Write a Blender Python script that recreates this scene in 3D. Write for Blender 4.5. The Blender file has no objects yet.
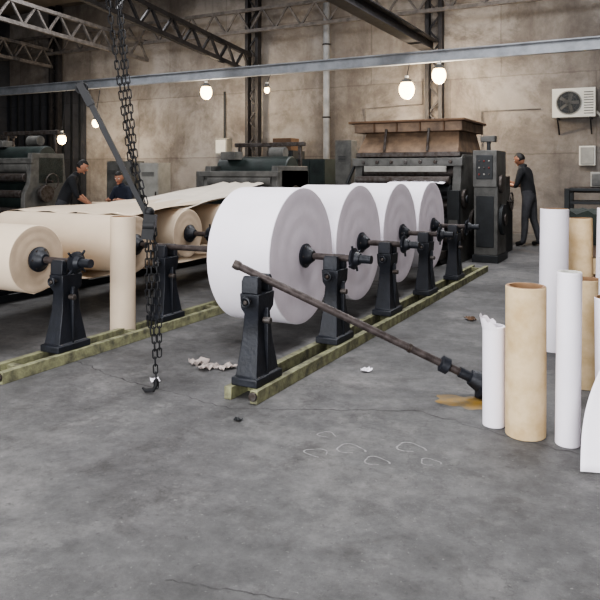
import bpy, math, random
from mathutils import Vector, Matrix, Euler
random.seed(7)
S=bpy.context.scene
COL=bpy.context.collection

def lin(c):
    return tuple(((x/255)/12.92 if x/255<=0.04045 else (((x/255)+0.055)/1.055)**2.4) for x in c)

MATS={}
def mat(name,rgb,rough=0.6,metal=0.0,amt=0.15,scale=4.0,bump=0.0,rgb2=None,emis=0,detail=6,spec=0.5):
    if name in MATS: return MATS[name]
    m=bpy.data.materials.new(name); m.use_nodes=True
    nt=m.node_tree; b=nt.nodes['Principled BSDF']
    c=lin(rgb); 
    if rgb2: c2=lin(rgb2)
    else: c2=tuple(x*(1-amt*1.6) for x in c)
    tc=nt.nodes.new('ShaderNodeTexCoord'); no=nt.nodes.new('ShaderNodeTexNoise')
    no.inputs['Scale'].default_value=scale; no.inputs['Detail'].default_value=detail
    no.inputs['Roughness'].default_value=0.6
    nt.links.new(tc.outputs['Object'],no.inputs['Vector'])
    r=nt.nodes.new('ShaderNodeValToRGB')
    r.color_ramp.elements[0].position=0.35; r.color_ramp.elements[1].position=0.62
    r.color_ramp.elements[0].color=(*c2,1); r.color_ramp.elements[1].color=(*c,1)
    nt.links.new(no.outputs['Fac'],r.inputs['Fac']); nt.links.new(r.outputs['Color'],b.inputs['Base Color'])
    b.inputs['Roughness'].default_value=rough; b.inputs['Metallic'].default_value=metal
    b.inputs['Specular IOR Level'].default_value=spec
    if bump:
        bp=nt.nodes.new('ShaderNodeBump'); bp.inputs['Strength'].default_value=bump; bp.inputs['Distance'].default_value=0.02
        n2=nt.nodes.new('ShaderNodeTexNoise'); n2.inputs['Scale'].default_value=scale*5; n2.inputs['Detail'].default_value=5
        nt.links.new(tc.outputs['Object'],n2.inputs['Vector'])
        nt.links.new(n2.outputs['Fac'],bp.inputs['Height']); nt.links.new(bp.outputs['Normal'],b.inputs['Normal'])
    if emis:
        b.inputs['Emission Color'].default_value=(*c,1); b.inputs['Emission Strength'].default_value=emis
    MATS[name]=m; return m

# ---------- mesh builder ----------
class MB:
    def __init__(s): s.v=[];s.f=[];s.m=[];s.sm=[];s.mats=[]
    def mi(s,m):
        if m not in s.mats: s.mats.append(m)
        return s.mats.index(m)
    def add(s,vs,fs,m,smooth=False):
        o=len(s.v); k=s.mi(m)
        s.v+= [tuple(v) for v in vs]
        for f in fs: s.f.append(tuple(i+o for i in f)); s.m.append(k); s.sm.append(smooth)
    def box(s,c,sz,m,rot=None):
        R=Euler(rot).to_matrix() if rot else Matrix.Identity(3)
        vs=[Vector(c)+R@Vector((x*sz[0]/2,y*sz[1]/2,z*sz[2]/2)) for z in(-1,1) for x,y in((-1,-1),(1,-1),(1,1),(-1,1))]
        s.add(vs,[(3,2,1,0),(4,5,6,7),(0,1,5,4),(1,2,6,5),(2,3,7,6),(3,0,4,7)],m)
    def bb(s,x0,x1,y0,y1,z0,z1,m): s.box(((x0+x1)/2,(y0+y1)/2,(z0+z1)/2),(x1-x0,y1-y0,z1-z0),m)
    def loft(s,c,secs,m):  # secs: (z,sx,sy[,ox,oy])
        vs=[];fs=[]
        for q in secs:
            z,sx,sy=q[:3]; ox,oy=(q[3],q[4]) if len(q)>3 else (0,0)
            for x,y in((-1,-1),(1,-1),(1,1),(-1,1)): vs.append((c[0]+ox+x*sx/2,c[1]+oy+y*sy/2,c[2]+z))
        for i in range(len(secs)-1):
            for j in range(4):
                a=i*4+j;b=i*4+(j+1)%4; fs.append((a,b,b+4,a+4))
        n=len(vs); fs.append((3,2,1,0)); fs.append((n-4,n-3,n-2,n-1))
        s.add(vs,fs,m)
    def frame(s,d):
        d=Vector(d).normalized(); up=Vector((0,0,1)) if abs(d.z)<0.95 else Vector((1,0,0))
        a=d.cross(up).normalized(); b=d.cross(a).normalized(); return d,a,b
    def lathe(s,p,d,prof,m,n=32,smooth=True,close=True):
        d,a,b=s.frame(d); p=Vector(p); vs=[];fs=[]
        for t,r in prof:
            for i in range(n):
                an=2*math.pi*i/n; vs.append(p+d*t+(a*math.cos(an)+b*math.sin(an))*r)
        for k in range(len(prof)-1):
            for i in range(n):
                j=(i+1)%n; fs.append((k*n+i,k*n+j,(k+1)*n+j,(k+1)*n+i))
        if close:
            fs.append(tuple(range(n-1,-1,-1))); L=(len(prof)-1)*n; fs.append(tuple(L+i for i in range(n)))
        s.add(vs,fs,m,smooth)
    def cyl(s,p0,p1,r,m,r1=None,n=16,smooth=True):
        p0=Vector(p0);p1=Vector(p1);d=p1-p0;L=d.length
        s.lathe(p0,d,[(0,r),(L,r if r1 is None else r1)],m,n,smooth)
    def beam(s,p0,p1,w,h,m):
        p0=Vector(p0);p1=Vector(p1);d,a,b=s.frame(p1-p0)
        vs=[p+a*x*w/2+b*y*h/2 for p in(p0,p1) for x,y in((-1,-1),(1,-1),(1,1),(-1,1))]
        s.add(vs,[(3,2,1,0),(4,5,6,7),(0,1,5,4),(1,2,6,5),(2,3,7,6),(3,0,4,7)],m)
    def ring(s,c,nrm,R,r,m,n=20,k=8,stretch=None,sl=0):
        d,a,b=s.frame(nrm)
        if stretch is not None: a=Vector(stretch).normalized(); b=d.cross(a).normalized()
        vs=[];fs=[]
        for i in range(n):
            t=2*math.pi*i/n; off=a*(sl if math.cos(t)>0 else -sl)
            ra=a*math.cos(t)+b*math.sin(t); cc=Vector(c)+ra*R+off
            for j in range(k):
                u=2*math.pi*j/k; vs.append(cc+ra*math.cos(u)*r+d*math.sin(u)*r)
        for i in range(n):
            for j in range(k):
                i2=(i+1)%n;j2=(j+1)%k; fs.append((i*k+j,i2*k+j,i2*k+j2,i*k+j2))
        s.add(vs,fs,m,True)
    def tube(s,pts,rad,m,n=8):
        pts=[Vector(p) for p in pts]
        if not isinstance(rad,(list,tuple)): rad=[rad]*len(pts)
        vs=[];fs=[];pa=None
        for i,p in enumerate(pts):
            d=(pts[min(i+1,len(pts)-1)]-pts[max(i-1,0)]).normalized()
            if pa is None: _,a,_=s.frame(d)
            else: a=(pa-d*pa.dot(d)).normalized()
            pa=a;b=d.cross(a)
            for j in range(n):
                u=2*math.pi*j/n; vs.append(p+(a*math.cos(u)+b*math.sin(u))*rad[i])
        for i in range(len(pts)-1):
            for j in range(n):
                j2=(j+1)%n; fs.append((i*n+j,i*n+j2,(i+1)*n+j2,(i+1)*n+j))
        L=(len(pts)-1)*n
        fs.append(tuple(range(n-1,-1,-1)));fs.append(tuple(L+i for i in range(n)))
        s.add(vs,fs,m,True)
    def ball(s,c,r,m,n=16,k=10,R=None):
        if not isinstance(r,(list,tuple)): r=(r,r,r)
        vs=[];fs=[];R=R or Matrix.Identity(3)
        for i in range(k+1):
            ph=math.pi*i/k
            for j in range(n):
                t=2*math.pi*j/n
                vs.append(Vector(c)+R@Vector((r[0]*math.sin(ph)*math.cos(t),r[1]*math.sin(ph)*math.sin(t),r[2]*math.cos(ph))))
        for i in range(k):
            for j in range(n):
                j2=(j+1)%n; fs.append((i*n+j,(i+1)*n+j,(i+1)*n+j2,i*n+j2))
        s.add(vs,fs,m,True)
    def chain(s,pts,m,pitch=0.045,R=0.014,r=0.0045):
        pts=[Vector(p) for p in pts]; k=0
        for a,b in zip(pts[:-1],pts[1:]):
            L=(b-a).length; d=(b-a)/L; n=max(1,int(L/pitch))
            _,x,y=s.frame(d)
            for i in range(n):
                nr=(x+y) if k%2 else (x-y)
                s.ring(a+d*(i+.5)*L/n,nr,R,r,m,n=10,k=5,stretch=d,sl=pitch*0.62-R+r*.2); k+=1
    def obj(s,name,bevel=0,loc=(0,0,0),rotz=0,parent=None):
        me=bpy.data.meshes.new(name); me.from_pydata([tuple(v) for v in s.v],[],s.f)
        for mm in s.mats: me.materials.append(mm)
        for p,k,sm in zip(me.polygons,s.m,s.sm): p.material_index=k; p.use_smooth=sm
        me.update()
        o=bpy.data.objects.new(name,me); COL.objects.link(o); o.location=loc; o.rotation_euler=(0,0,rotz)
        if any(s.sm):
            try: me.set_sharp_from_angle(angle=math.radians(40))
            except Exception: pass
        if bevel:
            b=o.modifiers.new('Bevel','BEVEL'); b.width=bevel; b.segments=2; b.limit_method='ANGLE'; b.angle_limit=math.radians(50)
        if parent: o.parent=parent
        return o

# ---------- materials ----------
M_black=mat('black_iron_paint',(27,30,38),0.5,0.1,0.3,8,0.15)
M_chain=mat('oily_chain_steel',(22,22,25),0.6,0.2,0.3,20)
M_steel=mat('worn_steel',(88,84,82),0.5,0.6,0.4,14,0.1,rgb2=(60,50,44))
M_rust=mat('rusty_shaft_steel',(78,70,68),0.55,0.4,0.3,18,0.1,rgb2=(44,36,34))
M_white=mat('white_paper',(234,229,236),0.75,0,0.03,3)
M_wface=mat('white_paper_roll_edge',(220,210,218),0.85,0,0.05,6)
M_beige=mat('kraft_beige_paper',(208,190,168),0.75,0,0.06,2)
M_cream=mat('cream_paper',(218,208,194),0.75,0,0.08,2)
M_beigef=mat('kraft_paper_roll_edge',(180,160,138),0.85,0,0.1,6)
M_card=mat('cardboard_core',(206,184,148),0.8,0,0.12,7,0.1,rgb2=(184,158,118))
M_core=mat('core_brown',(150,118,88),0.8,0,0.2,10)
M_green=mat('faded_green_rail_paint',(136,136,104),0.8,0,0.3,11,0.3,rgb2=(82,80,66))
M_dark=mat('dark_machine_paint',(38,41,44),0.55,0.1,0.3,5,0.1)
M_dgreen=mat('dark_green_machine',(40,49,47),0.5,0.1,0.3,5,0.1)
M_grey=mat('grey_machine_paint',(96,95,92),0.55,0.1,0.3,5,0.1)
M_lgrey=mat('light_grey_cabinet',(148,146,140),0.55,0.1,0.15,4)
M_hood=mat('tan_hood_paint',(134,112,92),0.65,0.0,0.25,4,0.1,rgb2=(92,76,63))
M_beam=mat('grey_blue_beam_paint',(140,143,148),0.6,0.1,0.2,3)
M_truss=mat('truss_steel',(52,50,52),0.65,0.2,0.3,6)
M_trussl=mat('truss_light_steel',(106,101,98),0.65,0.2,0.3,6)
M_plast=mat('white_plastic_housing',(205,203,195),0.5,0,0.08,4)
M_red=mat('dull_red_button',(120,40,36),0.5)
M_brown=mat('brown_carton',(100,76,57),0.8,0,0.2,5)
M_dkgreen=mat('green_tarp',(26,36,30),0.8,0,0.3,6,0.4)

# ---------- room ----------
def floor_mat():
    m=bpy.data.materials.new('stained_concrete_floor'); m.use_nodes=True; nt=m.node_tree; N=nt.nodes.new; L=nt.links.new
    b=nt.nodes['Principled BSDF']; tc=N('ShaderNodeTexCoord')
    def noise(sc,det=8,ro=.6,dist=0):
        n=N('ShaderNodeTexNoise'); n.inputs['Scale'].default_value=sc; n.inputs['Detail'].default_value=det; n.inputs['Roughness'].default_value=ro; n.inputs['Distortion'].default_value=dist
        L(tc.outputs['Object'],n.inputs['Vector']); return n
    def ramp(src,ps):
        r=N('ShaderNodeValToRGB'); e=r.color_ramp.elements
        while len(e)<len(ps): e.new(.5)
        for q,(p,c) in zip(e,ps): q.position=p; q.color=(*c,1)
        L(src,r.inputs['Fac']); return r
    def mix(f,a,b_,mode='MIX'):
        x=N('ShaderNodeMix'); x.data_type='RGBA'; x.blend_type=mode
        if isinstance(f,float): x.inputs[0].default_value=f
        else: L(f,x.inputs[0])
        L(a,x.inputs[6]) 
        if isinstance(b_,tuple): x.inputs[7].default_value=(*b_,1)
        else: L(b_,x.inputs[7])
        return x.outputs[2]
    n1=noise(.8,9,.72,.15); r1=ramp(n1.outputs['Fac'],[(.36,lin((74,73,73))),(.5,lin((93,92,92))),(.64,lin((112,110,109)))])
    n2=noise(7,12,.8); r2=ramp(n2.outputs['Fac'],[(.32,(.55,.55,.55)),(.62,(1.1,1.1,1.1))])
    c=mix(1.0,r1.outputs[0],r2.outputs[0],'MULTIPLY')
    n3=noise(2.6,10,.75,.2); r3=ramp(n3.outputs['Fac'],[(.53,(0,0,0)),(.66,(.7,.7,.7))])
    c=mix(r3.outputs[0],c,lin((58,56,55)))
    n4=noise(1.9,10,.78,.1); r4=ramp(n4.outputs['Fac'],[(.56,(0,0,0)),(.66,(.4,.4,.4))])
    c=mix(r4.outputs[0],c,lin((132,130,128)))
    n5=noise(38,5,.7); r5=ramp(n5.outputs['Fac'],[(.62,(0,0,0)),(.68,(.35,.35,.35))])
    c=mix(r5.outputs[0],c,lin((150,148,145)))
    n6=noise(26,5,.7); r6=ramp(n6.outputs['Fac'],[(.60,(0,0,0)),(.68,(.5,.5,.5))])
    c=mix(r6.outputs[0],c,lin((54,52,52)))
    v=N('ShaderNodeTexVoronoi'); v.feature='DISTANCE_TO_EDGE'; v.inputs['Scale'].default_value=.3
    ad=N('ShaderNodeVectorMath'); ad.operation='MULTIPLY_ADD'; nn=noise(1.3,8,.7)
    L(nn.outputs['Color'],ad.inputs[0]); ad.inputs[1].default_value=(.9,.9,.9); L(tc.outputs['Object'],ad.inputs[2]); L(ad.outputs[0],v.inputs['Vector'])
    rv=ramp(v.outputs['Distance'],[(.0,(.35,.35,.35)),(.004,(0,0,0))])
    c=mix(rv.outputs[0],c,lin((52,50,50)))
    L(c,b.inputs['Base Color'])
    rr=ramp(n1.outputs['Fac'],[(.3,(.6,)*3),(.7,(.82,)*3)]); L(rr.outputs[0],b.inputs['Roughness'])
    b.inputs['Specular IOR Level'].default_value=.4
    bp=N('ShaderNodeBump'); bp.inputs['Strength'].default_value=.45; bp.inputs['Distance'].default_value=.012
    L(n2.outputs['Fac'],bp.inputs['Height']); L(bp.outputs[0],b.inputs['Normal'])
    return m
def wall_mat(name,ca,cb,cc,cstain,clight):
    m=bpy.data.materials.new(name); m.use_nodes=True; nt=m.node_tree; N=nt.nodes.new; L=nt.links.new
    b=nt.nodes['Principled BSDF']; tc=N('ShaderNodeTexCoord')
    def noise(sc,det,ro,dist,ms=(1,1,1)):
        mp=N('ShaderNodeMapping'); mp.inputs['Scale'].default_value=ms; L(tc.outputs['Object'],mp.inputs['Vector'])
        n=N('ShaderNodeTexNoise'); n.inputs['Scale'].default_value=sc; n.inputs['Detail'].default_value=det; n.inputs['Roughness'].default_value=ro; n.inputs['Distortion'].default_value=dist
        L(mp.outputs[0],n.inputs['Vector']); return n
    def ramp(src,ps):
        r=N('ShaderNodeValToRGB'); e=r.color_ramp.elements
        while len(e)<len(ps): e.new(.5)
        for q,(p,c) in zip(e,ps): q.position=p; q.color=(*c,1)
        L(src,r.inputs['Fac']); return r
    def mix(f,a,b_,mode='MIX'):
        x=N('ShaderNodeMix'); x.data_type='RGBA'; x.blend_type=mode
        if isinstance(f,float): x.inputs[0].default_value=f
        else: L(f,x.inputs[0])
        L(a,x.inputs[6])
        if isinstance(b_,tuple): x.inputs[7].default_value=(*b_,1)
        else: L(b_,x.inputs[7])
        return x.outputs[2]
    n1=noise(.9,10,.74,.2); c=ramp(n1.outputs['Fac'],[(.34,lin(ca)),(.5,lin(cb)),(.66,lin(cc))]).outputs[0]
    n2=noise(.45,8,.72,.4); r2=ramp(n2.outputs['Fac'],[(.5,(0,0,0)),(.6,(.6,.6,.6))]); c=mix(r2.outputs[0],c,lin(clight))
    n3=noise(1.6,7,.65,.2,(1,1,.22)); r3=ramp(n3.outputs['Fac'],[(.54,(0,0,0)),(.7,(.5,.5,.5))]); c=mix(r3.outputs[0],c,lin(cstain))
    mp=N('ShaderNodeMapping'); mp.inputs['Rotation'].default_value=(math.radians(90),0,0); L(tc.outputs['Object'],mp.inputs['Vector'])
    nd=noise(3,5,.6,0); ad=N('ShaderNodeVectorMath'); ad.operation='MULTIPLY_ADD'; L(nd.outputs['Color'],ad.inputs[0]); ad.inputs[1].default_value=(.07,.07,.07); L(mp.outputs[0],ad.inputs[2])
    br=N('ShaderNodeTexBrick'); br.offset=.37; br.inputs['Scale'].default_value=1; br.inputs['Brick Width'].default_value=3.4; br.inputs['Row Height'].default_value=1.9
    br.inputs['Mortar Size'].default_value=.024; br.inputs['Mortar Smooth'].default_value=.7
    br.inputs['Color1'].default_value=(1,1,1,1); br.inputs['Color2'].default_value=(.78,.77,.76,1); br.inputs['Mortar'].default_value=(.6,.58,.56,1)
    L(ad.outputs[0],br.inputs['Vector'])
    c=mix(.8,c,br.outputs['Color'],'MULTIPLY')
    L(c,b.inputs['Base Color']); b.inputs['Roughness'].default_value=.9
    n4=noise(6,6,.6,0)
    bp=N('ShaderNodeBump'); bp.inputs['Strength'].default_value=.4; bp.inputs['Distance'].default_value=.03
    L(n4.outputs['Fac'],bp.inputs['Height']); L(bp.outputs[0],b.inputs['Normal'])
    return m
M_floor=floor_mat()
M_wall=wall_mat('concrete_plaster_wall',(98,92,88),(120,114,109),(142,137,132),(78,71,67),(156,152,149))
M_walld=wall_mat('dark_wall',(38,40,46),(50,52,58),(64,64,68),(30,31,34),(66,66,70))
M_roof=mat('corrugated_roof',(130,122,114),.7,.2,.2,2)

X0,X1,Y0,Y1,ZR=-21,7,-4,17,7.2
def slab(name,x0,x1,y0,y1,z0,z1,m):
    b=MB(); b.bb(x0,x1,y0,y1,z0,z1,m); return b.obj(name)
slab('floor',X0-.3,X1+.3,Y0-6,Y1+.3,-.2,0,M_floor)
slab('wall_back',X0,X1,Y1,Y1+.3,0,ZR,M_wall)
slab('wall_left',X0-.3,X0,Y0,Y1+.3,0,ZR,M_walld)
slab('wall_right',X1,X1+.3,Y0,Y1+.3,0,ZR,M_wall)
b=MB(); b.bb(X0,-8,Y0-.3,Y0,0,ZR,M_wall); b.bb(4,X1,Y0-.3,Y0,0,ZR,M_wall); b.bb(-8,4,Y0-.3,Y0,4.6,ZR,M_wall); b.obj('wall_front')
slab('ceiling',X0-.3,X1+.3,Y0-.3,Y1+.3,ZR,ZR+.15,M_roof)
b=MB(); b.bb(-20.9,-17.2,16.86,17,0,4.3,M_walld)
for i in range(10): b.bb(-20.8+i*.38,-20.74+i*.38,16.82,16.86,0,4.3,M_dark)
b.obj('partition_panel_1')  # ribbed dark sheet partition standing against the back wall

# unseen glowing ceiling panels and area lamps, added to light the hall
M_glow=mat('added_glow_panel',(235,240,248),.5,0,0.02,2,emis=1.5)
for i,(x,y) in enumerate([(-12,4),(-12,11),(-2,3),(-2,11)]):
    b=MB(); b.bb(x-1.6,x+1.6,y-2,y+2,ZR-.04,ZR-.001,M_glow)
    for q in(-1.6,0,1.6): b.bb(x+q-.04,x+q+.04,y-2,y+2,ZR-.1,ZR-.04,M_beam)
    b.obj('added_light_panel_%d'%(i+1))
def area(name,loc,rot,sx,sy,en,col=(1,1,1)):
    l=bpy.data.lights.new(name,'AREA'); l.shape='RECTANGLE'; l.size=sx; l.size_y=sy; l.energy=en; l.color=col
    o=bpy.data.objects.new(name,l); COL.objects.link(o); o.location=loc; o.rotation_euler=rot; return o
for i,(x,y) in enumerate([(-12,4),(-12,11),(-2,3),(-2,11)]):
    area('added_ceiling_lamp',(x,y,ZR-.14),(0,0,0),3.0,3.8,[340,340,500,570][i],(.98,.985,1))  # area lamp added under each glowing panel to brighten the hall
area('doorway_daylight',(-2,Y0+.1,2.4),(math.radians(90),0,0),11.5,4.2,1250,(.985,.985,1))

# ---------- overhead steel ----------
def lattice(b,p0,p1,h,n,m,w=.09,upv=Vector((0,0,1))):
    p0=Vector(p0);p1=Vector(p1);u=upv*h
    b.beam(p0,p1,w,w,m); b.beam(p0+u,p1+u,w,w,m)
    for i in range(n):
        a=p0.lerp(p1,i/n); c=p0.lerp(p1,(i+1)/n); mid=a.lerp(c,.5)
        b.beam(a,mid+u,w*.55,w*.55,m); b.beam(mid+u,c,w*.55,w*.55,m)
def icol(b,x,y,m):
    for dx in(-.17,.17):
        b.bb(x+dx-.05,x+dx+.05,y-.1,y+.1,0,ZR,m)
    z=.2
    while z<ZR-.6:
        b.beam((x-.15,y,z),(x+.15,y,z+.35),.03,.05,m); b.beam((x+.15,y,z+.35),(x-.15,y,z+.7),.03,.05,m); z+=.7
for x in(-18.4,-10.4,-5.03):
    b=MB(); icol(b,x,16.75,M_truss); b.obj('steel_lattice_column')
b=MB(); lattice(b,(-10.4,16.6,4.35),(-10.4,-3.8,6.55),.5,26,M_truss,.11); b.obj('roof_truss')
b=MB(); lattice(b,(-14.2,16.6,5.0),(-14.2,-3.8,5.9),.55,26,M_trussl,.1); b.obj('roof_truss')
b=MB(); lattice(b,(-18.4,16.6,5.1),(-18.4,-3.8,5.8),.55,26,M_trussl,.1); b.obj('roof_truss')
def ibeam(b,p0,p1,h,w,m):
    p0=Vector(p0);p1=Vector(p1); z=Vector((0,0,h/2-.015))
    b.beam(p0,p1,.03,h-.04,m)
    b.beam(p0+z,p1+z,w,.03,m); b.beam(p0-z,p1-z,w,.03,m)
b=MB(); ibeam(b,(-5.03,16.6,4.62),(-5.03,-3.8,4.75),.3,.3,M_truss); b.obj('crane_runway_beam')
b=MB(); ibeam(b,(X0,15.2,4.15),(X1,15.2,4.15),.27,.14,M_beam)
b.obj('cross_beam')
b=MB(); lattice(b,(X0,16.4,5.5),(X1,16.4,5.5),.6,34,M_trussl,.09); b.obj('roof_truss')
b=MB(); ibeam(b,(X0,3.4,6.65),(X1,3.4,6.65),.3,.2,M_truss); b.obj('cross_beam')
b=MB(); b.cyl((-8.1,16.85,0),(-8.1,16.85,ZR),.09,M_beam); 
for z in(1,3,5): b.ring((-8.1,16.85,z),(0,0,1),.1,.02,M_truss)
b.obj('drain_pipe')

# ---------- bulbs ----------
M_bulb=mat('lit_bulb_glass',(255,222,166),.3,0,0.01,2,emis=12)
for (x,y,z,top,e,r) in [(-5.16,15,3.4,4.0,190,.18),(-4.4,15,3.68,4.0,170,.16),(-8.9,15,3.6,4.0,40,.07),(-10.8,15,3.65,4.0,140,.16),(-16.2,15,2.5,4.0,110,.13),(-14.8,15,2.95,4.0,90,.11)]:
    b=MB(); b.ball((x,y,z),(r,r,r*1.25),M_bulb); b.cyl((x,y,z+r*1.1),(x,y,z+r*1.1+.12),.045,M_plast)
    b.lathe((x,y,z+r*.9),(0,0,1),[(0,r*.9),(.05,r*.7),(.1,.05)],M_grey,20)
    b.cyl((x,y,z+r+.1),(x,y+.18,top+.02),.01,M_black,n=6); b.obj('hanging_bulb')
    l=bpy.data.lights.new('bulb_light','POINT'); l.energy=e; l.color=(1,.84,.63); l.shadow_soft_size=.15
    o=bpy.data.objects.new('bulb_light',l); COL.objects.link(o); o.location=(x,y+.35,z-.3)

# ---------- floor rails ----------
def rail(name,x,y0,y1,m,w=.1):
    b=MB()
    for dx in(-w,w): 
        b.bb(x+dx-.028,x+dx+.028,y0,y1,0,.085,m)
    y=y0+.2
    while y<y1: b.bb(x-w-.02,x+w+.02,y,y+.06,.004,.07,m); y+=1.25
    b.cyl((x+w,y0-.02,.05),(x+w,y0+.0,.05),.03,M_steel)
    b.obj(name,.004)
rail('floor_rail',-2.42,3.74,10.4,M_green)
rail('floor_rail',-4.22,3.25,9.2,M_green)
rail('floor_rail',-6.75,3.3,9.2,M_dark)

# ---------- stands ----------
SH=.78
def stand(x,y,z0=.086):
    b=MB(); c=(x,y,z0)
    b.loft(c,[(0,.2,.34),(.05,.2,.34),(.06,.165,.29),(.3,.125,.19),(.46,.11,.16),(.5,.14,.2),(.6,.15,.21)],M_black)
    for s in(-1,1):
        b.loft((x,y+s*.075,z0+.6),[(0,.13,.055),(.08,.13,.05),(.115,.11,.03)],M_black)
        b.cyl((x-.09,y+s*.12,z0+.03+.02),(x+.09,y+s*.12,z0+.03+.02),.014,M_steel,n=8)
    b.beam((x+.055,y,z0+.02),(x+.055,y,z0+.5),.02,.07,M_black)
    b.cyl((x+.06,y-.02,z0+.42),(x+.12,y-.02,z0+.42),.022,M_steel,n=10)
    b.cyl((x,y-.16,z0+.55),(x,y-.08,z0+.55),.016,M_steel,n=8)
    b.ring((x,y-.15,z0+.55),(0,1,0),.03,.008,M_black)
    b.obj('reel_stand',.006)
YS=[3.95,5.2,6.45,7.7,8.95]
for y in YS: stand(-2.42,y)
for y in YS[:4]: stand(-4.22,y)
for y in YS[:4]: stand(-6.75,y)

def shaft_parts(b,y,xa,xb,faceR,faceL,z=SH):
    b.cyl((xa,y,z),(xb,y,z),.028,M_rust,n=16)
    b.lathe((faceR+.002,y,z),(1,0,0),[(0,.1),(.02,.105),(.03,.085),(.07,.06),(.09,.045)],M_black,24)
    for i in range(6):
        a=i*math.pi/3; b.cyl((faceR+.02,y+.08*math.cos(a),z+.08*math.sin(a)),(faceR+.04,y+.08*math.cos(a),z+.08*math.sin(a)),.01,M_steel,n=6)
    b.lathe((faceL-.09,y,z),(1,0,0),[(0,.045),(.02,.06),(.07,.1),(.088,.1)],M_black,24)

def roll(y,xl,xr,R,mb,mf,xa,xb,z=SH,wheel=True,name='paper_roll'):
    b=MB()
    b.lathe((xl,y,z),(1,0,0),[(0,R-.006),(.006,R),(xr-xl-.006,R),(xr-xl,R-.006)],mb,96,close=False)
    for x,s in((xr,1),(xl,-1)):
        prof=[(0,R-.006)]
        k=14
        for i in range(1,k+1):
            rr=R-.006-(R-.06)*i/k; prof.append((.0005*(1 if i%2 else -1)+ .0015*math.sin(i*1.3),rr))
        b.lathe((x,y,z),(s,0,0),prof,mf,72,smooth=False,close=False)
        b.lathe((x,y,z),(s,0,0),[(0.0,.068),(.008,.066),(.008,.048),(0,.046)],M_core,32,close=True)
    shaft_parts(b,y,xa,xb,xr+.008,xl-.008,z)
    if wheel:
        xs=xb-.12
        b.lathe((xs-.03,y,z),(1,0,0),[(0,.04),(.01,.085),(.03,.09),(.045,.06),(.08,.045)],M_black,20)
        b.cyl((xs+.05,y,z),(xs+.15,y,z),.035,M_black)
        for i in range(4):
            a=i*math.pi/2+y; b.cyl((xs+.0,y,z),(xs+.0,y+.12*math.cos(a),z+.12*math.sin(a)),.01,M_black,n=8)
    b.obj(name)
for i,y in enumerate(YS[1:]):
    roll(y,-3.32,-2.72,.585,M_white,M_wface,-4.34,-2.12)
roll(YS[0],-6.45,-4.55,.28,M_beige,M_beigef,-6.9,-3.98)
roll(YS[1],-6.45,-4.62,.285,M_beige,M_beigef,-6.9,-4.46,wheel=False)
roll(YS[2],-6.5,-4.9,.28,M_beige,M_beigef,-6.9,-4.46,wheel=True)
roll(YS[3],-6.5,-4.9,.28,M_beige,M_beigef,-6.9,-4.46,wheel=False)

# ---------- paper webs ----------
def web(name,x0,x1,pts,m,ripple=.006,x0b=None,x1b=None):
    b=MB(); nx=14; vs=[];fs=[]
    full=[]
    for (a,c) in zip(pts[:-1],pts[1:]):
        for k in range(8):
            t=k/8; full.append((a[0]+(c[0]-a[0])*t,a[1]+(c[1]-a[1])*t))
    full.append(pts[-1])
    for j,(y,z) in enumerate(full):
        q=j/(len(full)-1); a0=x0+((x0b if x0b is not None else x0)-x0)*q; a1=x1+((x1b if x1b is not None else x1)-x1)*q
        for i in range(nx+1):
            x=a0+(a1-a0)*i/nx; vs.append((x,y,z+ripple*math.sin(i*1.7+j*.5)))
    for j in range(len(full)-1):
        for i in range(nx):
            a=j*(nx+1)+i; fs.append((a,a+1,a+nx+2,a+nx+1))
    b.add(vs,fs,m,True); o=b.obj(name)
    s=o.modifiers.new('Solid','SOLIDIFY'); s.thickness=.002
    return o
web('paper_web',-3.30,-2.74,[(8.98,SH+.592),(9.7,1.33),(10.4,1.32),(10.88,1.34)],M_white,x0b=-3.7,x1b=-3.08)
web('paper_web',-6.43,-4.66,[(5.2,SH+.293),(6.4,1.10),(7.7,1.13),(9.35,1.2)],M_beige,.012,x1b=-5.6)
web('paper_web',-6.45,-4.95,[(6.45,SH+.288),(7.4,1.14),(8.4,1.22),(9.35,1.33)],M_cream,.012,x1b=-5.6)
web('paper_web',-6.43,-4.6,[(3.96,SH-.288),(4.6,.5),(5.3,.42),(7.0,.36),(9.35,.34)],M_beige,x1b=-5.6)

# ---------- loose shaft ----------
b=MB()
lo=Vector((-1.06,4.56,.105)); up=Vector((-2.42,3.95,.80)); d=(up-lo).normalized(); top=up+d*.15
b.cyl(lo,top,.026,M_rust)
b.lathe(lo-d*.05,d,[(0,.03),(.005,.1),(.035,.105),(.05,.07),(.12,.05),(.125,.034),(.2,.034)],M_black,28)
b.lathe(lo+d*.22,d,[(0,.035),(.01,.055),(.06,.055),(.07,.035)],M_black,20)
b.cyl(lo+d*.5,lo+d*.52,.032,M_steel)
b.lathe(top-d*.02,d,[(0,.03),(.02,.034),(.05,.03)],M_steel,12)
b.obj('loose_reel_shaft')

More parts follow.
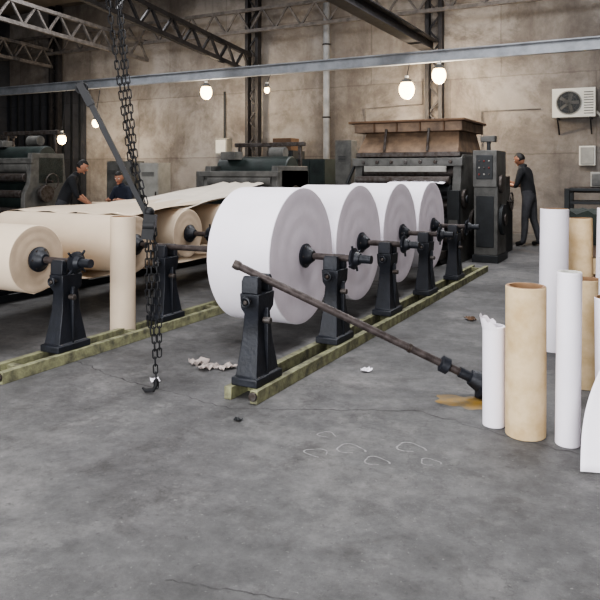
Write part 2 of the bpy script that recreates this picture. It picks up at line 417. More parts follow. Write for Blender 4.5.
# ---------- cardboard tubes ----------
def ctube(x,y,h,R,m,t=.012,lean=None,mi=None,z0=0.001):
    b=MB(); lean=lean or (0,0)
    d=Vector((lean[0],lean[1],1)).normalized()
    b.lathe((x,y,z0),d,[(0,R-.004),(.004,R),(h*.33,R*1.004),(h*.66,R*.998),(h-.004,R),(h,R-.004),(h,R-t),(h-.3,R-t),(h-.3,.001)],m,40,close=False)
    b.lathe((x,y,z0),d,[(0,R-.004),(0,.001)],m,40,close=False)
    if mi: b.lathe((x,y,z0),d,[(h+.001,R-.003),(h+.001,R-t-.001),(h-.2,R-t-.001)],mi,40,close=False)
    return b
ctube(-.68,4.04,.85,.112,M_card,.02,mi=M_core,lean=(.004,-.01)).obj('cardboard_tube')
b=ctube(-.87,4.10,.59,.066,M_white,.012)
vs=[];fs=[]
for i in range(17):
    t=2*math.pi*i/16*.6+1.5; r=.064
    vs+=[(-.87+r*math.cos(t),4.10+r*math.sin(t),.56),(-.87+r*(1.15)*math.cos(t)-.01,4.10+r*1.15*math.sin(t),.60+.05*math.sin(math.pi*i/16)+.01*math.sin(i*2.3))]
for i in range(16): fs.append((2*i,2*i+2,2*i+3,2*i+1))
b.add(vs,fs,M_white,True); b.obj('paper_tube')
ctube(-.45,4.00,.95,.066,M_white,.02,mi=M_plast,lean=(.01,.004)).obj('paper_tube')
ctube(-.80,6.07,1.19,.115,M_white,.015,mi=M_core,lean=(.012,0)).obj('paper_tube')
ctube(-.60,6.35,1.1,.1,M_card,.015,mi=M_core,lean=(-.01,0)).obj('cardboard_tube')
ctube(-.38,6.2,1.2,.11,M_white,.015,mi=M_core,lean=(.02,0)).obj('paper_tube')
ctube(-.22,4.16,.80,.1,M_white,.012,mi=M_core,lean=(-.01,0)).obj('paper_tube')
ctube(-.46,5.15,.75,.11,M_card,.015,mi=M_core).obj('cardboard_tube')
ctube(-.26,4.75,.95,.1,M_white,.015,mi=M_core,lean=(.015,0)).obj('paper_tube')
ctube(-4.38,4.78,1.09,.115,M_beige,.015,mi=M_core).obj('cardboard_tube')
# curled loose sheet leaning on tubes
b=MB(); vs=[];fs=[]
for j in range(17):
    t=j/16
    for i in range(13):
        s=i/12
        wl=.34-.10*t
        vs.append((-.35+.10*t+wl*s-.04*math.sin(t*math.pi)*(1-s),3.80-.16*(1-t)**2+.03*math.sin(s*4+t)+.05*t,.012+.52*t*(1-.12*s)+.015*math.sin(s*4)*t))
for j in range(16):
    for i in range(12):
        a=j*13+i; fs.append((a,a+1,a+14,a+13))
b.add(vs,fs,M_white,True); o=b.obj('loose_paper_sheet'); o.modifiers.new('S','SOLIDIFY').thickness=.002

# ---------- chains + hoist bar ----------
b=MB()
A=Vector((-3.52,3.4,6.38))
b.chain([A,(-3.30,3.458,2.66),(-3.17,3.53,1.58),(-3.05,3.59,1.14)],M_chain,.05,.014,.005)
b.chain([A+Vector((.08,.05,0)),(-3.235,3.50,2.66),(-3.13,3.545,1.55),(-3.04,3.60,1.12)],M_chain,.05,.014,.005)
b.chain([A+Vector((.05,.1,0)),(-3.262,3.51,2.66),(-3.21,3.54,1.9),(-3.16,3.56,1.5)],M_chain,.05,.012,.0045)
b.chain([(-3.05,3.59,1.12),(-3.035,3.60,.6),(-3.01,3.61,.04)],M_chain,.05,.014,.005)
b.chain([(-3.03,3.61,1.12),(-2.995,3.62,.6),(-3.0,3.63,.25)],M_chain,.05,.014,.005)
b.chain([(-3.07,3.585,1.12),(-3.075,3.59,.7),(-3.05,3.6,.4)],M_chain,.05,.012,.0045)
b.beam((-3.44,3.385,2.04),(-3.06,3.58,1.20),.024,.036,M_chain)
b.beam((-3.47,3.37,2.10),(-3.40,3.405,1.95),.036,.05,M_chain)
b.ring((-3.46,3.375,2.07),(0.46,-.88,0),.035,.01,M_chain)
b.box((-3.055,3.59,1.13),(.08,.07,.17),M_chain,(0,.12,.5))
b.ball((-3.055,3.59,1.23),.035,M_chain); b.cyl((-3.09,3.575,1.14),(-3.02,3.61,1.14),.045,M_chain)
b.tube([(-3.01,3.61,.1),(-3.01,3.61,.06),(-3.03,3.6,.025),(-3.08,3.58,.02),(-3.10,3.57,.04)],[.012,.014,.016,.014,.006],M_chain)
b.box((A.x+.05,A.y,6.42),(.3,.2,.12),M_black)
b.obj('chain_hoist')

# ---------- main machine ----------
b=MB()
xl,xr=-4.75,-2.98
for x in(xl,xr):
    b.loft((x,12.0,0),[(0,.16,2.2),(.9,.16,2.1),(1.0,.14,1.8),(1.75,.14,1.5),(1.8,.12,1.2)],M_grey)
    b.box((x,11.0,.75),(.2,.12,.9),M_dark)
    for (yy,zz,r) in[(11.2,.5,.14),(11.3,1.05,.16),(11.9,.6,.25),(12.4,1.2,.2)]:
        s=1 if x==xr else -1
        b.cyl((x+s*.08,yy,zz),(x+s*.13,yy,zz),r,M_steel,n=24); b.cyl((x+s*.13,yy,zz),(x+s*.16,yy,zz),r*.4,M_dark)
for (yy,zz,r,m) in[(10.98,1.36,.07,M_steel),(11.05,1.2,.09,M_dark),(11.1,.95,.1,M_steel),(11.15,.68,.11,M_dark),(11.2,.4,.12,M_steel),(11.4,1.5,.12,M_steel),(11.8,1.3,.2,M_dark)]:
    b.cyl((xl+.06,yy,zz),(xr-.06,yy,zz),r,m,n=28)
b.bb(xl+.08,xr-.08,11.5,13,.15,1.6,M_dark)
b.bb(xl-.1,xr+.1,11.15,11.35,1.60,1.74,M_grey)
b.bb(xl-.05,xr+.05,11.2,12.8,1.76,1.84,M_steel)
hv=[(xl-.02,11.2,1.84),(xr+.02,11.2,1.84),(xr+.02,12.9,1.84),(xl-.02,12.9,1.84),(xl+.04,11.5,2.2),(xr-.04,11.5,2.2),(xr-.04,12.7,2.2),(xl+.04,12.7,2.2)]
b.add(hv,[(3,2,1,0),(4,5,6,7),(0,1,5,4),(1,2,6,5),(2,3,7,6),(3,0,4,7)],M_hood)
b.bb(xl-.12,xr+.06,11.3,12.8,2.2,2.36,M_hood); b.bb(xl-.2,xr+.12,11.2,12.85,2.36,2.4,M_brown)
for i in range(4):
    x=xl+.25+i*.42; b.bb(x,x+.03,11.27,11.3,2.2,2.36,M_brown)
for i in range(7):
    x=xl+.12+i*.26; b.cyl((x,11.14,1.67),(x,11.1,1.67),.03,M_steel,n=10)
b.bb(xl+.15,xr-.15,11.08,11.12,1.5,1.60,M_lgrey)
for x in(xl+.5,xr-.5): b.beam((x,11.16,1.85),(x,11.27,2.25),.04,.04,M_steel)
b.tube([(xl-.08,11.3,1.7),(xl-.22,11.2,1.3),(xl-.2,11.15,.8),(xl-.1,11.2,.3)],.03,M_dark)
b.bb(xl+.1,xr-.1,10.55,10.95,.1,.22,M_steel); b.bb(xl+.2,xl+.3,10.6,10.9,0,.1,M_dark); b.bb(xr-.3,xr-.2,10.6,10.9,0,.1,M_dark)
b.bb(xl+.1,xr-.4,13.0,15.1,.1,1.15,M_dark); b.bb(xl+.2,xr-.5,13.2,15.0,1.15,1.45,M_grey)
for i in range(5): b.cyl((xl+.15,13.2+i*.4,1.52),(xr-.45,13.2+i*.4,1.52),.07,M_steel)
b.bb(xr-.39,xr-.3,13.1,15.1,.3,1.3,M_hood)
b.obj('paper_converting_machine',.008)
# control console at right side of machine
b=MB(); ox=-.37
def cb(x0,x1,*a): b.bb(x0+ox,x1+ox,*a)
cb(-2.40,-1.97,11.35,12.15,0,.12,M_dark); cb(-2.38,-1.99,11.4,12.1,.12,1.25,M_grey)
cb(-2.39,-2.0,11.37,12.13,1.25,1.86,M_grey); cb(-2.33,-2.06,11.355,11.37,1.38,1.78,M_dark)
cb(-2.34,-2.05,11.385,11.4,.25,1.1,M_dark)
for i in range(3):
    for j in range(3): b.cyl((-2.28+ox+i*.08,11.355,1.46+j*.11),(-2.28+ox+i*.08,11.335,1.46+j*.11),.016,[M_red,M_lgrey,M_steel][(i+j)%3],n=10)
b.cyl((-1.99+ox,11.7,.7),(-1.93+ox,11.7,.7),.26,M_dark,n=32); b.cyl((-1.93+ox,11.7,.7),(-1.9+ox,11.7,.7),.1,M_steel)
b.cyl((-1.99+ox,11.6,1.3),(-1.94+ox,11.6,1.3),.15,M_steel,n=24)
b.beam((-2.2+ox,11.7,1.86),(-2.2+ox,11.7,2.02),.06,.06,M_dark); b.box((-2.2+ox,11.7,2.06),(.24,.18,.1),M_grey)
b.obj('control_console',.008)
b=MB(); 
cb(-2.42,-2.14,12.5,13.5,0,.9,M_dark); cb(-2.4,-2.17,12.55,13.4,.9,1.35,M_grey); cb(-2.42,-2.15,12.6,13.3,1.35,1.42,M_steel)
b.ring((-2.07+ox,13.0,.95),(1,0,0),.17,.015,M_steel); b.cyl((-2.15+ox,13,.95),(-2.05+ox,13,.95),.03,M_steel)
for i in range(3):
    a=i*2.1; b.cyl((-2.07+ox,13,.95),(-2.07+ox,13+.17*math.cos(a),.95+.17*math.sin(a)),.01,M_steel,n=8)
b.obj('gearbox_unit',.008)

# left machines
def small_machine(name,x0,x1,y0,y1,h,m,m2):
    b=MB(); w=x1-x0
    for x in(x0,x1-.12):
        b.loft((x+.06,(y0+y1)/2,0),[(0,.12,(y1-y0)),(h*.5,.12,(y1-y0)),(h*.6,.12,(y1-y0)*.8),(h*.9,.12,(y1-y0)*.7)],m2)
    b.bb(x0+.12,x1-.12,y0+.25,y1-.1,.1,h*.6,m)
    for (dy,z,r,mm) in[(.05,h*.33,.08,M_steel),(.02,h*.5,.08,M_steel),(.12,h*.66,.09,M_steel),(.26,h*.76,.13,m2)]:
        b.cyl((x0+.1,y0+dy,z),(x1-.1,y0+dy,z),r,mm,n=24)
    b.lathe((x0+.02,(y0+y1)/2,h*.86),(1,0,0),[(0,.22),(.02,.24),(w-.06,.24),(w-.04,.22)],m,32)
    b.bb(x0-.05,x1+.05,y0+.12,y0+.2,h*.80,h*.85,m2)
    b.bb(x0,x1,y0+.35,y1-.2,h*.6,h*.86,m)
    for x in(x0+.1,x0+w*.5,x1-.1): b.bb(x-.03,x+.03,y1-.35,y1-.29,h*.8,h*1.1,M_steel)
    b.bb(x0,x1,y1-.36,y1-.28,h*1.1,h*1.14,M_steel)
    b.cyl((x0+w*.6,y1-.5,h*1.03),(x0+w*.8,y1-.5,h*1.03),.11,m2,n=20)
    b.box((x0+w*.25,y0+.5,h*1.0),(.3,.25,.14),m2)
    b.bb(x0-.18,x0-.02,y0+.2,y0+.7,.3,h*.85,m2)
    for s in(x0-.19,x1+.05): b.cyl((s,y0+.45,h*.5),(s+.1,y0+.45,h*.5),.18,M_steel,n=24)
    b.ring((x1+.12,y0+.6,h*.62),(1,0,0),.16,.014,M_steel); b.cyl((x1,y0+.6,h*.62),(x1+.13,y0+.6,h*.62),.03,M_steel)
    b.obj(name,.008)
small_machine('sheeting_machine',-6.95,-5.5,9.4,10.9,1.78,M_dgreen,M_grey)
small_machine('sheeting_machine',-13.0,-11.3,9.5,10.7,2.1,M_dgreen,M_grey)
small_machine('sheeting_machine',-15.6,-13.6,10.2,11.5,2.1,M_dgreen,M_grey)

# cabinets
def cabinet(name,x,y,w,d,h,m,doors=2):
    b=MB(); b.bb(x-w/2,x+w/2,y-d/2,y+d/2,.06,h,m); b.bb(x-w/2+.03,x+w/2-.03,y-d/2+.03,y+d/2-.03,0,.06,M_dark)
    for i in range(doors):
        x0=x-w/2+.02+i*(w-.02)/doors; x1=x0+(w-.02)/doors-.02
        b.bb(x0,x1,y-d/2-.015,y-d/2,.1,h-.04,m); b.bb(x1-.06,x1-.03,y-d/2-.04,y-d/2-.015,h*.5,h*.5+.12,M_steel)
        for k in range(4): b.bb(x0+.06,x1-.1,y-d/2-.02,y-d/2-.015,h*.8+k*.03,h*.8+k*.03+.012,M_dark)
    b.obj(name,.006)
cabinet('electrical_cabinet',-11.8,14.1,.62,.5,1.74,M_lgrey,1)
cabinet('electrical_cabinet',-13.1,14.4,.9,.5,1.8,M_grey,2)
cabinet('electrical_cabinet',-7.9,14.2,.7,.6,2.0,M_dark,1)
cabinet('electrical_cabinet',-7.1,14.2,.75,.6,1.8,M_dgreen,2)
cabinet('electrical_cabinet',-5.75,12.9,.36,.3,2.15,M_grey,1)
cabinet('electrical_cabinet',-9.4,15.6,.9,.5,1.9,M_grey,2)
b=MB(); b.bb(-8.15,-7.65,14.0,14.4,2.005,2.3,M_brown); b.bb(-8.0,-7.75,13.98,14.0,2.1,2.2,M_card); b.obj('cardboard_box',.01)
b=MB(); b.bb(-11.7,-11.3,16.7,16.99,2.0,2.5,M_lgrey); b.bb(-11.67,-11.33,16.68,16.7,2.05,2.45,M_plast); b.cyl((-11.5,16.9,2.5),(-11.5,16.9,3.9),.03,M_dark); b.obj('fuse_box',.01)
b=MB()
b.tube([(-7.0,16.95,0.5),(-7.0,16.95,3.2),(-5.4,16.95,3.25),(-5.4,16.95,3.9)],.016,M_trussl)
b.tube([(-3.9,16.95,0.5),(-3.9,16.95,3.0),(-2.5,16.95,3.0)],.014,M_trussl)
b.obj('electrical_conduit')

# AC condenser on wall
b=MB(); cx,cz=-1.74,3.08
b.bb(cx-.46,cx+.46,16.58,16.9,cz-.33,cz+.33,M_plast)
b.lathe((cx-.1,16.58,cz),(0,-1,0),[(0,.28),(.012,.28),(.012,.255),(0,.255)],M_lgrey,36)
b.cyl((cx-.1,16.59,cz),(cx-.1,16.575,cz),.25,M_dark,n=36)
for i in range(5):
    a=i*2*math.pi/5; b.box((cx-.1+.12*math.cos(a),16.57,cz+.12*math.sin(a)),(.2,.006,.09),M_grey,(0.25,-a,0))
for r in(.06,.12,.18,.24): b.ring((cx-.1,16.555,cz),(0,1,0),r,.004,M_grey,28,5)
for i in range(8):
    a=i*math.pi/4; b.cyl((cx-.1,16.555,cz),(cx-.1+.26*math.cos(a),16.555,cz+.26*math.sin(a)),.004,M_grey,n=5)
for k in range(9): b.bb(cx+.22,cx+.42,16.572,16.58,cz-.26+k*.06,cz-.24+k*.06,M_grey)
for dx in(-.35,.35): b.beam((cx+dx,16.6,cz-.35),(cx+dx,16.99,cz-.35),.04,.04,M_truss); b.beam((cx+dx,16.65,cz-.37),(cx+dx,16.98,cz-.7),.03,.03,M_truss)
b.tube([(cx+.46,16.8,cz-.2),(cx+.55,16.85,cz-.3),(cx+.66,16.93,cz-.8),(cx+.66,16.94,.95)],.03,M_plast)
b.obj('ac_condenser_unit',.012)
b=MB(); b.bb(-1.65,-1.3,16.85,16.99,1.65,2.1,M_plast); b.bb(-1.62,-1.33,16.83,16.85,1.68,2.07,M_lgrey); b.obj('junction_box',.01)

# right side clutter: dark steel frame with shelves and rollers
b=MB()
for x in(-1.75,-.6,.5):
    for y in(15.45,16.25): b.bb(x-.05,x+.05,y-.05,y+.05,0,1.15,M_dark)
for z in(.3,.82,1.1):
    for y in(15.45,16.25): b.bb(-1.7,.45,y-.03,y+.03,z,z+.06,M_dark)
b.bb(-1.7,.45,15.5,16.2,.82,.86,M_steel); b.bb(-1.7,.45,15.5,16.2,.3,.34,M_steel)
for i in range(3): b.cyl((-1.7,15.6+i*.25,1.12),(.45,15.6+i*.25,1.12),.06,M_steel,n=16)
b.obj('steel_machine_frame',.005)
b=MB(); b.bb(-1.3,-.95,15.55,16.1,1.185,1.5,M_lgrey); b.bb(-1.27,-.98,15.53,15.55,1.21,1.46,M_grey); b.obj('tool_box',.01)
b=MB(); b.bb(-.85,-.2,15.55,16.1,1.185,1.75,M_brown); b.bb(-.82,-.22,15.54,15.55,1.4,1.46,M_card); b.obj('cardboard_box',.01)
b=MB()
for i in range(4): b.bb(-1.0,-.1,8.5,9.3,.12+i*.2,.31+i*.2,[M_brown,M_card,M_hood,M_brown][i])
for i in range(3): b.bb(-1.0+i*.385,-.87+i*.385,8.5,9.3,0,.1,M_brown)
b.bb(-1.0,-.1,8.5,9.3,.1,.12,M_brown)
b.obj('pallet_of_paper_stacks',.01)
b=MB(); vs=[];fs=[]
n=18
for j in range(n+1):
    for i in range(n+1):
        x=-1+2*i/n;y=-1+2*j/n; r=max(abs(x),abs(y)); z=1.03 if r<.8 else 1.03-(r-.8)*1.9
        vs.append((-.55+x*.56,8.9+y*.5,z+.03*math.sin(i*1.9)*math.cos(j*1.3)))
for j in range(n):
    for i in range(n):
        a=j*(n+1)+i; fs.append((a,a+1,a+n+2,a+n+1))
b.add(vs,fs,M_dkgreen,True); o=b.obj('green_tarpaulin'); o.modifiers.new('S','SOLIDIFY').thickness=.01

# ---------- floor marks / debris ----------
M_crack=mat('dark_crack_fill',(62,60,60),.9,0,.3,30,rgb2=(84,83,83))
def crack(name,pts,w=.012,seg=10,jit=.03):
    b=MB(); P=[]
    for a,c in zip(pts[:-1],pts[1:]):
        for k in range(seg):
            t=k/seg; P.append(Vector((a[0]+(c[0]-a[0])*t+random.uniform(-jit,jit),a[1]+(c[1]-a[1])*t+random.uniform(-jit,jit),.0015)))
    vs=[];fs=[]
    for p in P:
        ww=w*random.uniform(.2,1.2); vs+= [p+Vector((0,ww/2,0)),p-Vector((0,ww/2,0))]
    for i in range(len(P)-1): fs.append((2*i,2*i+1,2*i+3,2*i+2))
    b.add(vs,fs,M_crack); b.obj(name)
crack('floor_crack',[(-4.1,3.95),(-3.5,3.75),(-2.4,3.6),(-1.35,4.12),(-.3,3.85),(1.6,3.8)],.014,22,.02)
crack('floor_crack',[(-1.6,1.98),(-1.3,2.05),(-.95,2.15)],.005,12,.008)
M_yel=mat('yellow_oil_stain',(128,100,44),.5,0,.3,12,rgb2=(98,86,66))
M_chalk=mat('chalk_mark',(150,149,148),.9,0,.2,60,rgb2=(108,107,107))
def blot(name,x,y,rx,ry,m,z=.001,n=40):
    b=MB(); ph=[random.uniform(0,6) for _ in range(5)]
    vs=[(x,y,z)]
    for i in range(n):
        t=2*math.pi*i/n; k=1+.18*math.sin(2*t+ph[0])+.12*math.sin(5*t+ph[1])+.08*math.sin(9*t+ph[2]); vs.append((x+rx*k*math.cos(t),y+ry*k*math.sin(t),z))
    b.add(vs,[(0,1+i,1+(i+1)%n) for i in range(n)],m); b.obj(name)
blot('yellow_stain',-1.12,4.42,.17,.14,M_yel)
def chalk(x,y,r):
    b=MB(); vs=[];fs=[];n=30;ph=random.uniform(0,6)
    for i in range(n):
        t=2*math.pi*i/n; k=1+.15*math.sin(3*t+ph)
        for w in(.9,1.04): vs.append((x+r*1.3*k*w*math.cos(t),y+r*k*w*math.sin(t),.002))
    for i in range(n-5): fs.append((2*i,2*i+1,2*i+3,2*i+2))
    b.add(vs,fs,M_chalk); b.obj('chalk_mark')
for x,y,r in[(-1.62,3.25,.05),(-1.48,3.38,.06),(-1.3,3.3,.05),(-1.2,3.55,.06),(-1.68,3.5,.04),(-1.05,3.42,.04)]: chalk(x,y,r)
def scrap(x,y,s,m,h=.03,name='paper_scrap'):
    b=MB(); n=6; vs=[];fs=[]; a=random.uniform(0,3)
    for j in range(n+1):
        for i in range(n+1):
            u=(i/n-.5)*s*(1+random.uniform(-.15,.15)); v=(j/n-.5)*s*.7*(1+random.uniform(-.15,.15))
            vs.append((x+u*math.cos(a)-v*math.sin(a),y+u*math.sin(a)+v*math.cos(a),.004+random.random()*h))
    for j in range(n):
        for i in range(n):
            q=j*(n+1)+i; fs.append((q,q+1,q+n+2,q+n+1))
    b.add(vs,fs,m); b.obj(name)
M_scr=mat('dirty_paper',(170,158,152),.8,0,.2,10)
for x,y,s,m,h in[(-3.05,4.25,.16,M_scr,.04),(-2.92,4.32,.14,M_scr,.03),(-3.18,4.33,.14,M_scr,.04),(-1.95,4.75,.08,M_white,.03),(-3.2,3.82,.09,M_white,.02),(-2.25,3.45,.05,M_dark,.015),(-1.7,6.9,.12,M_brown,.03),(-1.2,7.5,.1,M_beige,.02),(-3.5,6.0,.2,M_scr,.05),(-1.6,9.3,.12,M_beige,.03)]:
    scrap(x,y,s,m,h)

# ---------- people ----------
M_skin=mat('skin',(170,122,98),.55,0,.05,8)
M_hair=mat('black_hair',(22,19,18),.6,0,.2,60)
M_shirt=mat('dark_tshirt',(28,29,33),.85,0,.2,14,.2)
M_shirt2=mat('navy_shirt',(34,40,56),.85,0,.2,14,.2)
M_trou=mat('dark_trousers',(62,62,66),.85,0,.2,10,.2)
M_shoe=mat('black_shoes',(22,20,20),.5,0,.2,10)
M_eye=mat('eye_white',(230,226,220),.3); M_iris=mat('iris_dark',(30,20,14),.3); M_lip=mat('lips',(140,82,72),.5)
def person(name,loc,rz,J,shirt,trou,headrot=(0,0,0),scale=1.0):
    root=bpy.data.objects.new(name,None); COL.objects.link(root); root.location=loc; root.rotation_euler=(0,0,rz); root.scale=(scale,)*3
    names=[k for k in J if k!='head']; idx={k:i for i,k in enumerate(names)}
    E=[('pelvis','spine'),('spine','chest'),('chest','neckb'),('neckb','neckt')]
    for s in'LR': E+=[('chest','sh'+s),('sh'+s,'um'+s),('um'+s,'el'+s),('el'+s,'fm'+s),('fm'+s,'wr'+s),('wr'+s,'pa'+s),('pelvis','hip'+s),('hip'+s,'th'+s),('th'+s,'kn'+s),('kn'+s,'ca'+s),('ca'+s,'an'+s),('an'+s,'to'+s)]
    rad={'pelvis':(.16,.125),'spine':(.155,.125),'chest':(.175,.13),'neckb':(.075,.07),'neckt':(.054,.057)}
    for s in'LR': rad.update({'sh'+s:(.078,.078),'um'+s:(.062,.062),'el'+s:(.048,.048),'fm'+s:(.045,.043),'wr'+s:(.03,.026),'pa'+s:(.04,.02),'hip'+s:(.108,.108),'th'+s:(.096,.098),'kn'+s:(.072,.074),'ca'+s:(.066,.068),'an'+s:(.054,.056),'to'+s:(.047,.034)})
    me=bpy.data.meshes.new('b'); me.from_pydata([J[k] for k in names],[(idx[a],idx[c]) for a,c in E],[]); 
    ob=bpy.data.objects.new('tmp',me); COL.objects.link(ob)
    ob.modifiers.new('Skin','SKIN'); 
    sv=me.skin_vertices[0].data
    for k in names: sv[idx[k]].radius=rad[k]; sv[idx[k]].use_root=(k=='pelvis')
    sb=ob.modifiers.new('Sub','SUBSURF'); sb.levels=2; sb.render_levels=2
    dg=bpy.context.evaluated_depsgraph_get(); dg.update()
    nm=bpy.data.meshes.new_from_object(ob.evaluated_get(dg)); bpy.data.objects.remove(ob)
    nm.materials.clear()
    for m_ in(shirt,trou,M_skin,M_shoe): nm.materials.append(m_)
    def reg(e):
        a,c=e
        if c[:2] in('fm','wr','pa'): return 2
        if c=='neckt': return 2
        if c[:2] in('hi','th','kn','ca','an'): return 1
        if c[:2]=='to': return 3
        return 0
    segs=[(Vector(J[a]),Vector(J[c]),reg((a,c)),max(rad[a][0],rad[c][0])) for a,c in E]
    for p in nm.polygons:
        q=p.center;best=(9,0)
        for A_,B_,r_,rr in segs:
            d_=B_-A_; t=max(0,min(1,(q-A_).dot(d_)/d_.length_squared)); dd=(q-(A_+d_*t)).length-rr*.6
            if dd<best[0]: best=(dd,r_)
        p.material_index=best[1]; p.use_smooth=True
    o=bpy.data.objects.new('body',nm); COL.objects.link(o); o.parent=root
    hb=MB(); H=Vector(J['head']); R=Euler(headrot).to_matrix()
    def T(v): return H+R@Vector(v)
    n,k=32,24; vs=[]
    for i in range(k+1):
        ph=math.pi*i/k
        for j in range(n):
            t=2*math.pi*j/n; x=math.sin(ph)*math.cos(t);y=math.sin(ph)*math.sin(t);z=math.cos(ph)
            kx=1+.28*min(0,z); ky=1+.12*min(0,z)
            hair=(z>.45) or (y<0.05 and z>-.35) 
            g=1.07 if hair else 1
            vs.append(T((x*.076*kx*g,y*.097*ky*g+(.006 if z<-.2 and y>0 else 0),z*.118*g)))
    F1=[];F2=[]
    for i in range(k):
        for j in range(n):
            j2=(j+1)%n; f=(i*n+j,(i+1)*n+j,(i+1)*n+j2,i*n+j2)
            ph=math.pi*(i+.5)/k;t=2*math.pi*(j+.5)/n;z=math.cos(ph);y=math.sin(ph)*math.sin(t)
            (F2 if (z>.45) or (y<0.05 and z>-.35) else F1).append(f)
    o0=len(hb.v); hb.add(vs,F1,M_skin,True); o1=hb.mi(M_hair)
    for f in F2: hb.f.append(tuple(a+o0 for a in f)); hb.m.append(o1); hb.sm.append(True)
    for s in(-1,1):
        hb.ball(T((s*.03,.082,.005)),.013,M_eye,10,8); hb.ball(T((s*.03,.093,.005)),.006,M_iris,8,6)
        hb.beam(T((s*.014,.094,.028)),T((s*.046,.088,.03)),.008,.006,M_hair)
        hb.ball(T((s*.078,-.002,-.005)),(.01,.02,.032),M_skin,10,8,R)
    hb.tube([T((0,.09,.012)),T((0,.104,-.012)),T((0,.112,-.03)),T((0,.094,-.038))],[.006,.009,.014,.008],M_skin)
    hb.ball(T((0,.088,-.06)),(.024,.01,.008),M_lip,12,8,R)
    hb.ball(T((0,.078,-.098)),(.026,.018,.018),M_skin,12,8,R)
    hb.obj('head',parent=root)
    for s,sg in(('L',-1),('R',1)):
        W=Vector(J['wr'+s]);Pm=Vector(J['pa'+s]); d=(Pm-W).normalized()
        side=d.cross(Vector((0,0,1))); side=side.normalized() if side.length>.1 else Vector((1,0,0))
        nrm=side.cross(d).normalized(); 
        if nrm.z>0: nrm=-nrm
        h2=MB()
        for q,(off,L) in enumerate([(-.03,.062),(-.01,.074),(.011,.07),(.03,.055)]):
            a=Pm+side*off-d*.01
            h2.tube([a,a+d*(L*.45)+nrm*.006,a+d*(L*.8)+nrm*.02,a+d*L+nrm*.036],[.0095,.009,.008,.006],M_skin)
        inward=side*(-1 if (side.x*sg)>0 else 1)
        a=W+d*.035+inward*.022
        h2.tube([a,a+inward*.022+d*.025+nrm*.008,a+inward*.028+d*.05+nrm*.018],[.013,.011,.008],M_skin)
        h2.obj('hand_'+('left' if s=='L' else 'right'),parent=root)
    return root
def mid(a,c,t=.5): return tuple(a[i]+(c[i]-a[i])*t for i in range(3))
def pose(lean=0.1,wrL=None,wrR=None,elL=None,elR=None,headfwd=.06,pelvis=(0,0,.93),knL=(-.1,.02,.5),knR=(.1,.02,.5),anL=(-.11,0,.085),anR=(.11,0,.085)):
    px,py,pz=pelvis; J={}
    J['pelvis']=pelvis; J['spine']=(0,py+lean*.35,pz+.2); J['chest']=(0,py+lean*.8,pz+.40); J['neckb']=(0,py+lean*1.1,pz+.53); J['neckt']=(0,py+lean*1.2+headfwd*.5,pz+.61)
    J['head']=(0,py+lean*1.3+headfwd,pz+.70)
    for s,sg,kn,an,el,wr in(('L',-1,knL,anL,elL,wrL),('R',1,knR,anR,elR,wrR)):
        J['sh'+s]=(sg*.18,py+lean*.95,pz+.47)
        J['el'+s]=el; J['um'+s]=mid(J['sh'+s],el); J['wr'+s]=wr; J['fm'+s]=mid(el,wr,.35)
        d=(Vector(wr)-Vector(el)).normalized(); J['pa'+s]=tuple(Vector(wr)+d*.07)
        J['hip'+s]=(sg*.09,py,pz-.04); J['th'+s]=mid(J['hip'+s],kn,.45); J['kn'+s]=kn; J['ca'+s]=mid((kn[0],kn[1]-.015,kn[2]),an,.35); J['an'+s]=an
        J['to'+s]=(an[0]*1.15,an[1]+.15,.036)
    return J
J=pose(lean=.1,elL=(-.26,.16,1.13),wrL=(-.17,.38,1.18),elR=(.26,.2,1.12),wrR=(.14,.40,1.2),knL=(-.1,.05,.5),knR=(.11,-.04,.5),anL=(-.13,.07,.085),anR=(.14,-.14,.085),pelvis=(0,0,.95))
person('machine_operator',(-2.33,14.30,0),math.radians(80),J,M_shirt,M_trou,(math.radians(-22),0,0),1.07)
b=MB(); b.bb(-3.12,-2.86,14.1,14.65,.0,.08,M_dark); b.bb(-3.06,-2.92,14.25,14.5,.08,1.0,M_grey); b.bb(-3.1,-2.80,14.05,14.7,1.04,1.18,M_grey); b.bb(-3.04,-2.94,14.3,14.45,1.0,1.04,M_grey)
for i in range(4): b.cyl((-2.97,14.15+i*.14,1.18),(-2.97,14.15+i*.14,1.205),.025,[M_red,M_plast,M_steel,M_dark][i],n=12)
b.obj('operator_panel',.006)
J=pose(lean=.22,elL=(-.26,.3,1.08),wrL=(-.16,.46,.95),elR=(.26,.3,1.08),wrR=(.14,.47,.95),headfwd=.08,pelvis=(0,0,.9))
person('worker',(-9.38,8.66,0),math.radians(-50),J,M_shirt,M_trou,(math.radians(-25),0,0))
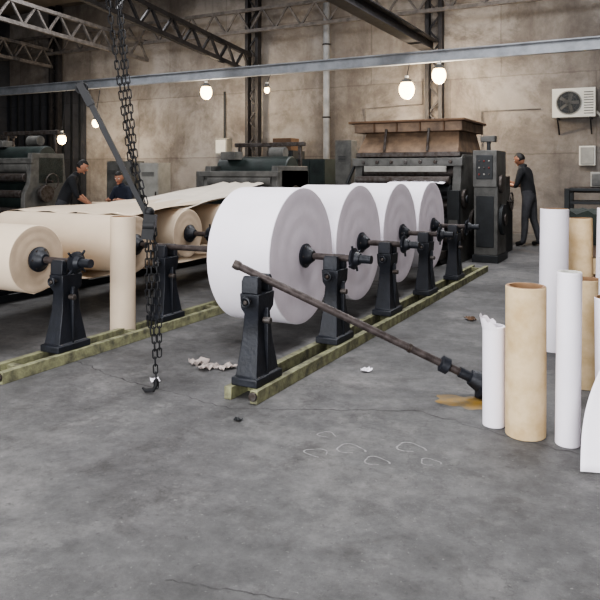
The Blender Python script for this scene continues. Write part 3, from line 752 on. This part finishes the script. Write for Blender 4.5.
J=pose(lean=.14,elL=(-.25,.22,.92),wrL=(-.15,.38,.97),elR=(.25,.22,.92),wrR=(.13,.39,.97),pelvis=(0,0,.69),knL=(-.13,.36,.6),knR=(.13,.36,.6),anL=(-.13,.26,.19),anR=(.13,.26,.19))
for s in'LR': J['to'+s]=(J['an'+s][0]*1.15,J['an'+s][1]+.15,.15)
sx,sy=-9.15,10.12
person('worker',(sx,sy,0),math.radians(180),J,M_shirt2,M_trou,(math.radians(-15),0,math.radians(20)))
b=MB(); b.cyl((sx,sy,.50),(sx,sy,.54),.17,M_brown,n=24)
for i in range(4):
    a=i*math.pi/2+.7; b.cyl((sx+.2*math.cos(a),sy+.2*math.sin(a),0),(sx+.11*math.cos(a),sy+.11*math.sin(a),.50),.015,M_steel,n=8)
b.ring((sx,sy,.12),(0,0,1),.185,.01,M_steel)
b.cyl((sx-.2,sy-.30,.1),(sx+.2,sy-.30,.1),.012,M_steel,n=8)
for q in(-.2,.2): b.cyl((sx+q*.7,sy-.13,.11),(sx+q,sy-.30,.1),.012,M_steel,n=8)
b.obj('stool')
b=MB(); b.bb(-9.35,-8.65,9.12,9.55,.79,.83,M_brown)
for x in(-9.3,-8.7):
    for y in(9.17,9.5): b.bb(x-.025,x+.025,y-.025,y+.025,0,.79,M_dark)
b.obj('work_table',.004)
b=MB(); b.cyl((-9.2,9.25,.895),(-8.8,9.3,.895),.06,M_beige,n=24); b.obj('small_paper_roll')

# ---------- world ----------
w=bpy.data.worlds.new('World'); S.world=w; w.use_nodes=True
w.node_tree.nodes['Background'].inputs[0].default_value=(.8,.85,.92,1); w.node_tree.nodes['Background'].inputs[1].default_value=1.2
try: S.view_settings.look='AgX - Medium High Contrast'
except Exception: pass

# ---------- camera ----------
cam=bpy.data.cameras.new('Camera'); co=bpy.data.objects.new('Camera',cam); COL.objects.link(co)
co.location=(0,0,1.5); co.rotation_euler=(math.radians(90),0,math.radians(27.9)); cam.sensor_width=36; cam.lens=40.8; cam.shift_y=-128/600
cam.clip_start=.05; S.camera=co
